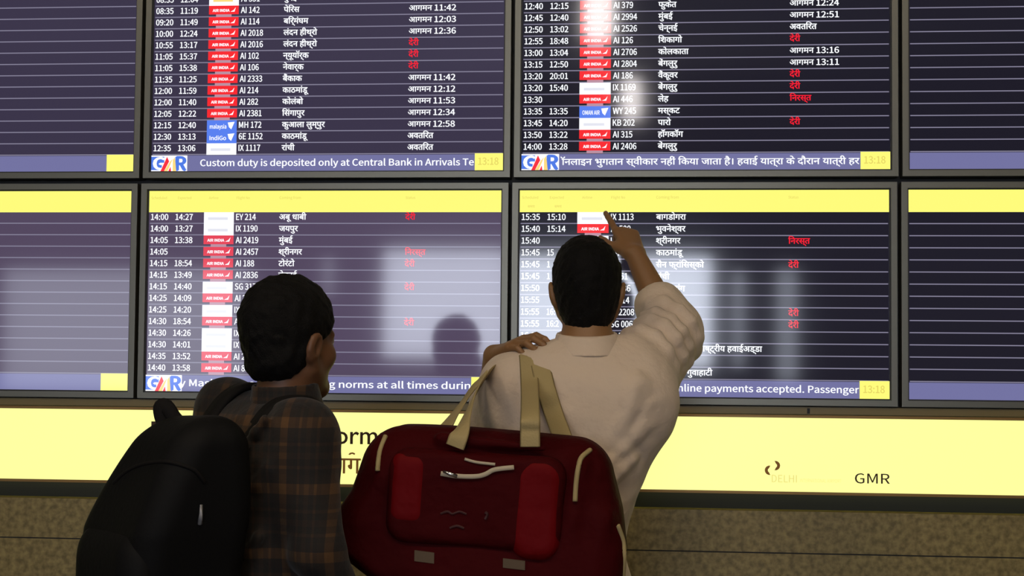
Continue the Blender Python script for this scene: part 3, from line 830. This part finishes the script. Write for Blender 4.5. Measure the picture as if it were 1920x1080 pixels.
nt.links.new(mr.outputs['Color'], nt.nodes['Principled BSDF'].inputs['Base Color'])

S = Sculpt((rootB[0] - .42, rootB[1] - .42, .70), (rootB[0] + .42, rootB[1] + .42, 1.50), .006)
S.cone(PB(-.09, -.005, 1.20), PB(.09, -.005, 1.20), .115, k=.06, flat=(RB @ np.array([0, 1, 0]), .92))
S.ell(PB(0, -.01, 1.08), (.172, .128, .24), RB, .06); S.ell(PB(0, 0, .92), (.168, .128, .24), RB, .06)
S.cone(PB(-.07, 0, .78), PB(.07, 0, .78), .122, k=.06, flat=(RB @ np.array([0, 1, 0]), .95))
nbB = neckB - np.array([0, 0, .05])
S.cone(nbB - np.array([0, 0, .02]), shBR, .068, .060, .05); S.cone(nbB - np.array([0, 0, .02]), shBL, .068, .062, .05)
S.cone(shBR, elBR, .066, .056, .05); S.cone(elBR, elBR + (wrBR - elBR) * .8, .054, .042, .02)
S.cone(shBL, elBL, .066, .056, .05); S.cone(elBL, elBL + (wrBL - elBL) * .8, .054, .042, .02)
for (x0, z0, x1, z1, r) in ((.16, 1.30, .05, 1.16, .010), (.17, 1.20, .05, 1.02, .011), (.15, 1.06, .04, .90, .011)):
    pts = [PB(x0 + (x1 - x0) * t, -.125 + .05 * (abs(x0 + (x1 - x0) * t) / .2) ** 2, z0 + (z1 - z0) * t) for t in np.linspace(0, 1, 6)]
    for u, v in zip(pts[:-1], pts[1:]): S.cone(u, v, r, r * .7, .016)
S.field(lambda F, X, Y, Z: F + .0032 * wob(X, Y, Z, 36, 13) + .0018 * wob(X, Y, Z, 85, 14), S.lo, S.lo + 3)
S.cone(neckB - np.array([0, 0, .03]), headB(0, -.02, -.06), .052, .060, .006, cut=True)
S.cone(PB(-.07, 0, .75), PB(.07, 0, .75), .138, k=.05, flat=(RB @ np.array([0, 1, 0]), .95)); S.plane((0, 0, .735), (0, 0, -1))
me = S.mesh('shirt', [plaid_m]); shirtB = place('shirt', me, manB, rootB)
S = Sculpt(neckB - .17, neckB + .17, .004)
cB = neckB + np.array([0, 0, .004]); up = nrm(headB(0, -.02, -.05) - neckB)
S.cone(cB - up * .06, cB + up * .022, .090, .072, .004); S.cone(cB - up * .11, cB + up * .08, .068, .062, .003, cut=True)
S.plane(cB + up * .034, up); S.plane(cB - up * .055, -up)
S.cone(cB + fB * .085 + up * .04, cB + fB * .085 - up * .08, .02, .03, .004, cut=True)
me = S.mesh('collar', [plaid_m]); place('collar', me, shirtB, rootB)
dress_legs(manB, rootB, PB, RB, .84)

# ------------------------------------------------------------------ black backpack on the plaid man
pack_m = mat('black_nylon', (.005, .005, .0055), .7, spec=.15); noise_bump(pack_m, 90, .3, .003)
pack_d = mat('black_webbing', (.008, .007, .007), .8, spec=.15)
clip_m = mat('grey_plastic', (.30, .30, .32), .35)
pc = PB(.062, -.262, 1.06)
S = Sculpt(pc - .36, pc + .36, .006)
def pack_f(F, X, Y, Z):
    D = [X - pc[0], Y - pc[1], Z - pc[2]]
    u, v, wz = (RB[0, i] * D[0] + RB[1, i] * D[1] + RB[2, i] * D[2] for i in range(3))
    top = np.clip((wz - .02) / .24, 0, 1)
    u = u - .30 * np.clip(wz, -.06, .3)
    hu = .165 - .06 * top ** 1.5; hv = .118 - .06 * top ** 1.4
    vv = v - .035 * top
    q = [np.abs(u) - hu + .06, np.abs(vv) - hv + .055, np.abs(wz) - .25 + .06]
    d = np.sqrt(sum(np.maximum(t, 0) ** 2 for t in q)) + np.minimum(np.maximum(np.maximum(q[0], q[1]), q[2]), 0) - .058
    return d + .004 * wob(X, Y, Z, 26, 21)
S.field(pack_f, S.lo, S.lo + .72)
me = S.mesh('backpack', [pack_m]); pack_V = S.V.copy(); pack = place('backpack', me, None, pc)
tag(pack, 'black backpack worn by the man in plaid, cut by the left picture edge', 'backpack')
def PK(u, v, z): return pc + RB @ np.array([u, v, z])
S = Sculpt(PK(0, -.14, -.08) - .22, PK(0, -.14, -.08) + .22, .006)          # front pocket
S.cone(PK(-.085, -.10, -.13), PK(.085, -.10, -.13), .062, k=.05, flat=(RB @ np.array([0, 1, 0]), .7)); S.cone(PK(-.08, -.10, -.03), PK(.08, -.10, -.03), .058, k=.05, flat=(RB @ np.array([0, 1, 0]), .7))
place('front_pocket', S.mesh('front_pocket', [pack_m]), pack, pc)
pack_V = np.concatenate([pack_V, S.V])
b = MB(); pts = [seen_point(pack_V, x, y) for x, y in ((205, 905), (228, 882), (260, 868), (300, 862), (340, 866), (372, 880), (392, 905))]
b.tube(spline(pts, 4), .004, pack_d); b.build('zipper', pack, pc, True)
b = MB(); zp = seen_point(pack_V, 383, 952); zq = seen_point(pack_V, 380, 984)
b.tube([zp, (zp + zq) / 2 + np.array([.003, -.008, 0]), zq], [.003, .0035, .005], clip_m); b.build('zip_pull', pack, pc, True)
for s, sh in ((-1, shBL), (1, shBR)):                                     # shoulder straps over the shirt
    n0 = nbB * .42 + sh * .58 + np.array([0, 0, .068]); x = s * .115; o = PB(0, 0, 0)
    b = MB()
    b.ribbon([PB(x * .8, -.17, 1.14), n0 - fB * .115 - np.array([0, 0, .09]), n0 - fB * .06 - np.array([0, 0, .022]), n0, n0 + fB * .05 - np.array([0, 0, .022]), n0 + fB * .078 - np.array([0, 0, .09]), PB(x * .62, .128, 1.04), PB(x * .75, .112, .96), PB(x * 1.2, .0, .90), PB(x * .9, -.15, .86)],
             [PB(0, -1, .2) - o, PB(0, -1, .5) - o, PB(0, -.5, 1) - o, V([0, 0, 1.]), PB(0, .5, 1) - o, PB(0, 1, .5) - o, PB(0, 1, 0) - o, PB(s, .8, 0) - o, PB(s, -.2, 0) - o, PB(s * .4, -1, 0) - o], .058, .014, pack_d, 6)
    b.build('shoulder_strap', pack, pc, True)
b = MB()                                                                   # grab handle standing up at the top
hp = [at(x, y, Y) for x, y, Y in ((345, 800, -1.58), (328, 785, -1.58), (312, 762, -1.58), (301, 764, -1.58), (306, 790, -1.58), (322, 822, -1.58))]
b.ribbon(hp, [(.3, -1, 0)] * 6, .03, .012, pack_d, 5); b.build('grab_handle', pack, pc, True)

# ------------------------------------------------------------------ red duffel bag
bag_y = -1.235
bc = at(914, 962, bag_y)
RD = rotz(.02) @ roty(math.radians(3.4))
def DB(u, v, z): return bc + RD @ np.array([u, v, z], float)
bag_m = mat('maroon_nylon', (.046, .0014, .0024), .7, spec=.06); noise_bump(bag_m, 14, .7, .02, 4)
red_m = mat('red_satin', (.125, .0010, .0026), .6, spec=.08); noise_bump(red_m, 12, .6, .02, 3)  # brighter red puts the highlights of the bulging pocket into the colour
web_m = mat('beige_webbing', (.40, .31, .14), .8); noise_bump(web_m, 240, .5, .002)
zip_m = mat('pale_zipper', (.50, .42, .30), .6); steel = mat('zip_steel', (.7, .7, .7), .25, metal=1.0)
tab_m = mat('beige_tab', (.10, .065, .035), .7)
def bag_half(z):
    t = np.clip((z + .18) / .36, 0, 1)
    hl = np.interp(t, [0, .15, .33, .6, .8, 1.0], [.285, .305, .312, .295, .272, .262])
    return hl
LEFT = ([0, .14, .28, .42, .6, .8, 1.0], [.20, .27, .345, .335, .296, .277, .262])
def bag_f(F, X, Y, Z):
    D = [X - bc[0], Y - bc[1], Z - bc[2]]
    u, v, z = (RD[0, i] * D[0] + RD[1, i] * D[1] + RD[2, i] * D[2] for i in range(3))
    hl = np.where(u < 0, np.interp(np.clip((z + .18) / .36, 0, 1), *LEFT), bag_half(z)); hv = .135 - .02 * np.clip(z / .18, -1, 1)
    q = [np.abs(u) - hl + .07, np.abs(v) - hv + .07, np.abs(z + .012 * (u / .3) ** 2) - .185 + .07]
    d = np.sqrt(sum(np.maximum(t, 0) ** 2 for t in q)) + np.minimum(np.maximum(np.maximum(q[0], q[1]), q[2]), 0) - .07
    return d + .0055 * wob(X, Y, Z, 20, 41) + .002 * wob(X, Y, Z, 55, 42)
S = Sculpt(bc - np.array([.37, .20, .24]), bc + np.array([.37, .20, .24]), .0058)
S.field(bag_f, S.lo, S.lo + .8)
for u0, z0, u1, z1, r in ((-.20, .12, -.27, -.05, .014), (.20, .13, .19, -.10, .012), (-.1, .165, .12, .160, .012), (.26, .02, .23, -.14, .012)):
    S.cone(DB(u0, -.118, z0), DB(u1, -.128, z1), r, r * .6, .03)
me = S.mesh('duffel_bag', [bag_m]); bag_V = [S.V.copy()]; bag = place('duffel_bag', me, None, bc)
tag(bag, 'red duffel bag with beige straps slung over the shoulder of the pointing man', 'bag')

def pocket(name, u0, u1, z0, z1, dep, m, rr=.045, y0=-.118):
    S = Sculpt(bc - np.array([.37, .25, .24]), bc + np.array([.37, 0, .24]), .005)
    def f(F, X, Y, Z):
        D = [X - bc[0], Y - bc[1], Z - bc[2]]
        u, v, z = (RD[0, i] * D[0] + RD[1, i] * D[1] + RD[2, i] * D[2] for i in range(3))
        q = [np.abs(u - (u0 + u1) / 2) - (u1 - u0) / 2 + rr, np.abs(z - (z0 + z1) / 2) - (z1 - z0) / 2 + rr]
        d2 = np.sqrt(np.maximum(q[0], 0) ** 2 + np.maximum(q[1], 0) ** 2) + np.minimum(np.maximum(q[0], q[1]), 0) - rr
        dv = np.abs(v - y0) - dep
        k = .03; a = np.maximum(d2, dv); h = np.maximum(k - np.abs(d2 - dv), 0) / k
        return a + h * h * k * .25 + .0025 * wob(X, Y, Z, 36, 51)
    S.field(f, S.lo, S.lo + .8)
    o = place(name, S.mesh(name, [m]), bag, bc); bag_V.append(S.V.copy()); return o
def bag_uv(px, py):                                       # where a spot of the front face lies in the bag's own frame
    p = at(px, py, bag_y - .14) - bc; q = RD.T @ p; return q[0], q[2]
ul, zt_ = bag_uv(732, 836); ur, zb2 = bag_uv(1052, 1042)
pocket('front_pocket', ul, ur, zb2, zt_, .038, bag_m)
u1, _ = bag_uv(808, 900); u2, _ = bag_uv(962, 900)
pocket('side_panel', ul + .004, u1, bag_uv(740, 985)[1], zt_ - .006, .0405, red_m, .03)  # patches painted where light catches both sides of the pocket
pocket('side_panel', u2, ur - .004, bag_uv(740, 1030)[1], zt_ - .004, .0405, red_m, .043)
BAGV = np.concatenate(bag_V)
def on_front(px, py, out=.160):
    return seen_point(BAGV, px, py) - (CF * .7 + np.array([0, .3, 0])) * (out - .158)
b = MB(); b.ribbon([on_front(x, y, .162) for x, y in ((822, 884), (850, 889), (885, 889), (905, 884), (925, 873), (960, 871))], [(0, -1, 0)] * 6, .010, .004, zip_m, 6); zz = b.build('zipper', bag, bc, True)
b = MB(); b.tube([on_front(824, 880, .165), on_front(836, 885, .166), on_front(850, 889, .165)], [.003, .0045, .004], steel); b.build('zip_pull', zz, bc, True)
b = MB(); b.ribbon([on_front(x, y, .161) for x, y in ((868, 852), (890, 860), (930, 862))], [(0, -1, 0)] * 3, .006, .003, zip_m, 6); b.build('pocket_piping', bag, bc, True)
for pts in (((792, 1036), (774, 1026), (811, 1046)), ((960, 1051), (940, 1043), (981, 1060))):
    (cx, cy), (xa_, ya_), (xb_, yb_) = pts
    c_ = on_front(cx, cy, .158); hw, hh = (xb_ - xa_) / 2 / 880, (yb_ - ya_) / 2 / 880
    b = MB(); b.add([c_ + np.array([u * hw, v, q * hh - u * .0022]) for q in (-1, 1) for v in (-.003, .012) for u in (-1, 1)], [(0, 1, 5, 4), (2, 6, 7, 3), (0, 4, 6, 2), (1, 3, 7, 5), (4, 5, 7, 6), (0, 2, 3, 1)], tab_m); b.build('beige_tab', bag, bc)
b = MB()                                                     # faint embroidered emblem
em = mat('emblem_thread', (.05, .010, .010), .6)
b.tube(spline([on_front(x, y, .159) for x, y in ((818, 960), (832, 956), (842, 961), (856, 955), (870, 958))], 4), .0022, em, 6)
b.tube(spline([on_front(x, y, .159) for x, y in ((838, 985), (850, 982), (864, 985))], 4), .0025, em, 6)
b.tube(spline([on_front(x, y, .159) for x, y in ((904, 954), (909, 960), (905, 966))], 4), .0032, em, 6)
b.build('embroidered_emblem', bag, bc)
for name, pts in (('end_piping', ((1112, 838, .118), (1092, 850, .128), (1082, 872, .138), (1080, 900, .142), (1084, 935, .143))),
                  ('end_piping', ((718, 812, .112), (708, 838, .122), (704, 862, .13), (702, 880, .132))),
                  ('end_piping', ((1166, 985, .10), (1174, 1010, .10), (1178, 1040, .10), (1179, 1085, .09)))):
    b = MB(); b.tube(spline([on_front(x, y, .160) for x, y, o in pts], 5), .0055, web_m, 8); b.build(name, bag, bc, True)
# two carrying handles over the man's left shoulder
yl, yr = on_front(853, 842)[1] - .004, on_front(994, 842)[1] - .004
h1 = [at(853, 838, yl), at(861, 815, yl + .004), at(870, 790, yl + .05), at(888, 745, bag_y + .02), at(912, 705, YA - .12), at(935, 684, YA + .03), at(965, 664, YA + .075), at(984, 657, YA + .01),
      at(990, 668, YA - .075), at(993, 720, YA - .165), at(994, 775, yr + .03), at(994, 810, yr + .003), at(994, 838, yr)]
n1 = [V([-.2, -1, .1]), V([-.2, -1, .2]), V([-.5, -.8, .2]), V([-.9, -.5, .3]), V([-.9, -.3, .5]), V([-.6, .3, .8]), V([-.2, .5, 1]), V([0, -.1, 1]), V([0, -.8, .6]), V([0, -1, .2]), V([0, -1, .1]), V([0, -1, .1]), V([0, -1, .05])]
b = MB(); b.ribbon(h1, n1, .043, .004, web_m, 8); b.build('carry_handle', bag, bc, True)
h2 = [at(826, 814, bag_y + .04), at(840, 792, bag_y + .09), at(880, 738, YA - .09), at(908, 702, YA - .03), at(935, 682, YA + .06), at(975, 660, YA + .085), at(1000, 657, YA + .01),
      at(1012, 680, YA - .09), at(1024, 730, YA - .155), at(1038, 775, YA - .165), at(1054, 818, bag_y + .10)]
b = MB(); b.ribbon(h2, [V([-.3, -1, .1]), V([-.4, -1, .2]), V([-.7, -.8, .3])] + n1[4:8] + [V([.1, -.8, .6]), V([.2, -1, .2]), V([.2, -1, .1]), V([.2, -1, .1])], .046, .004, web_m, 8); b.build('carry_handle', bag, bc, True)
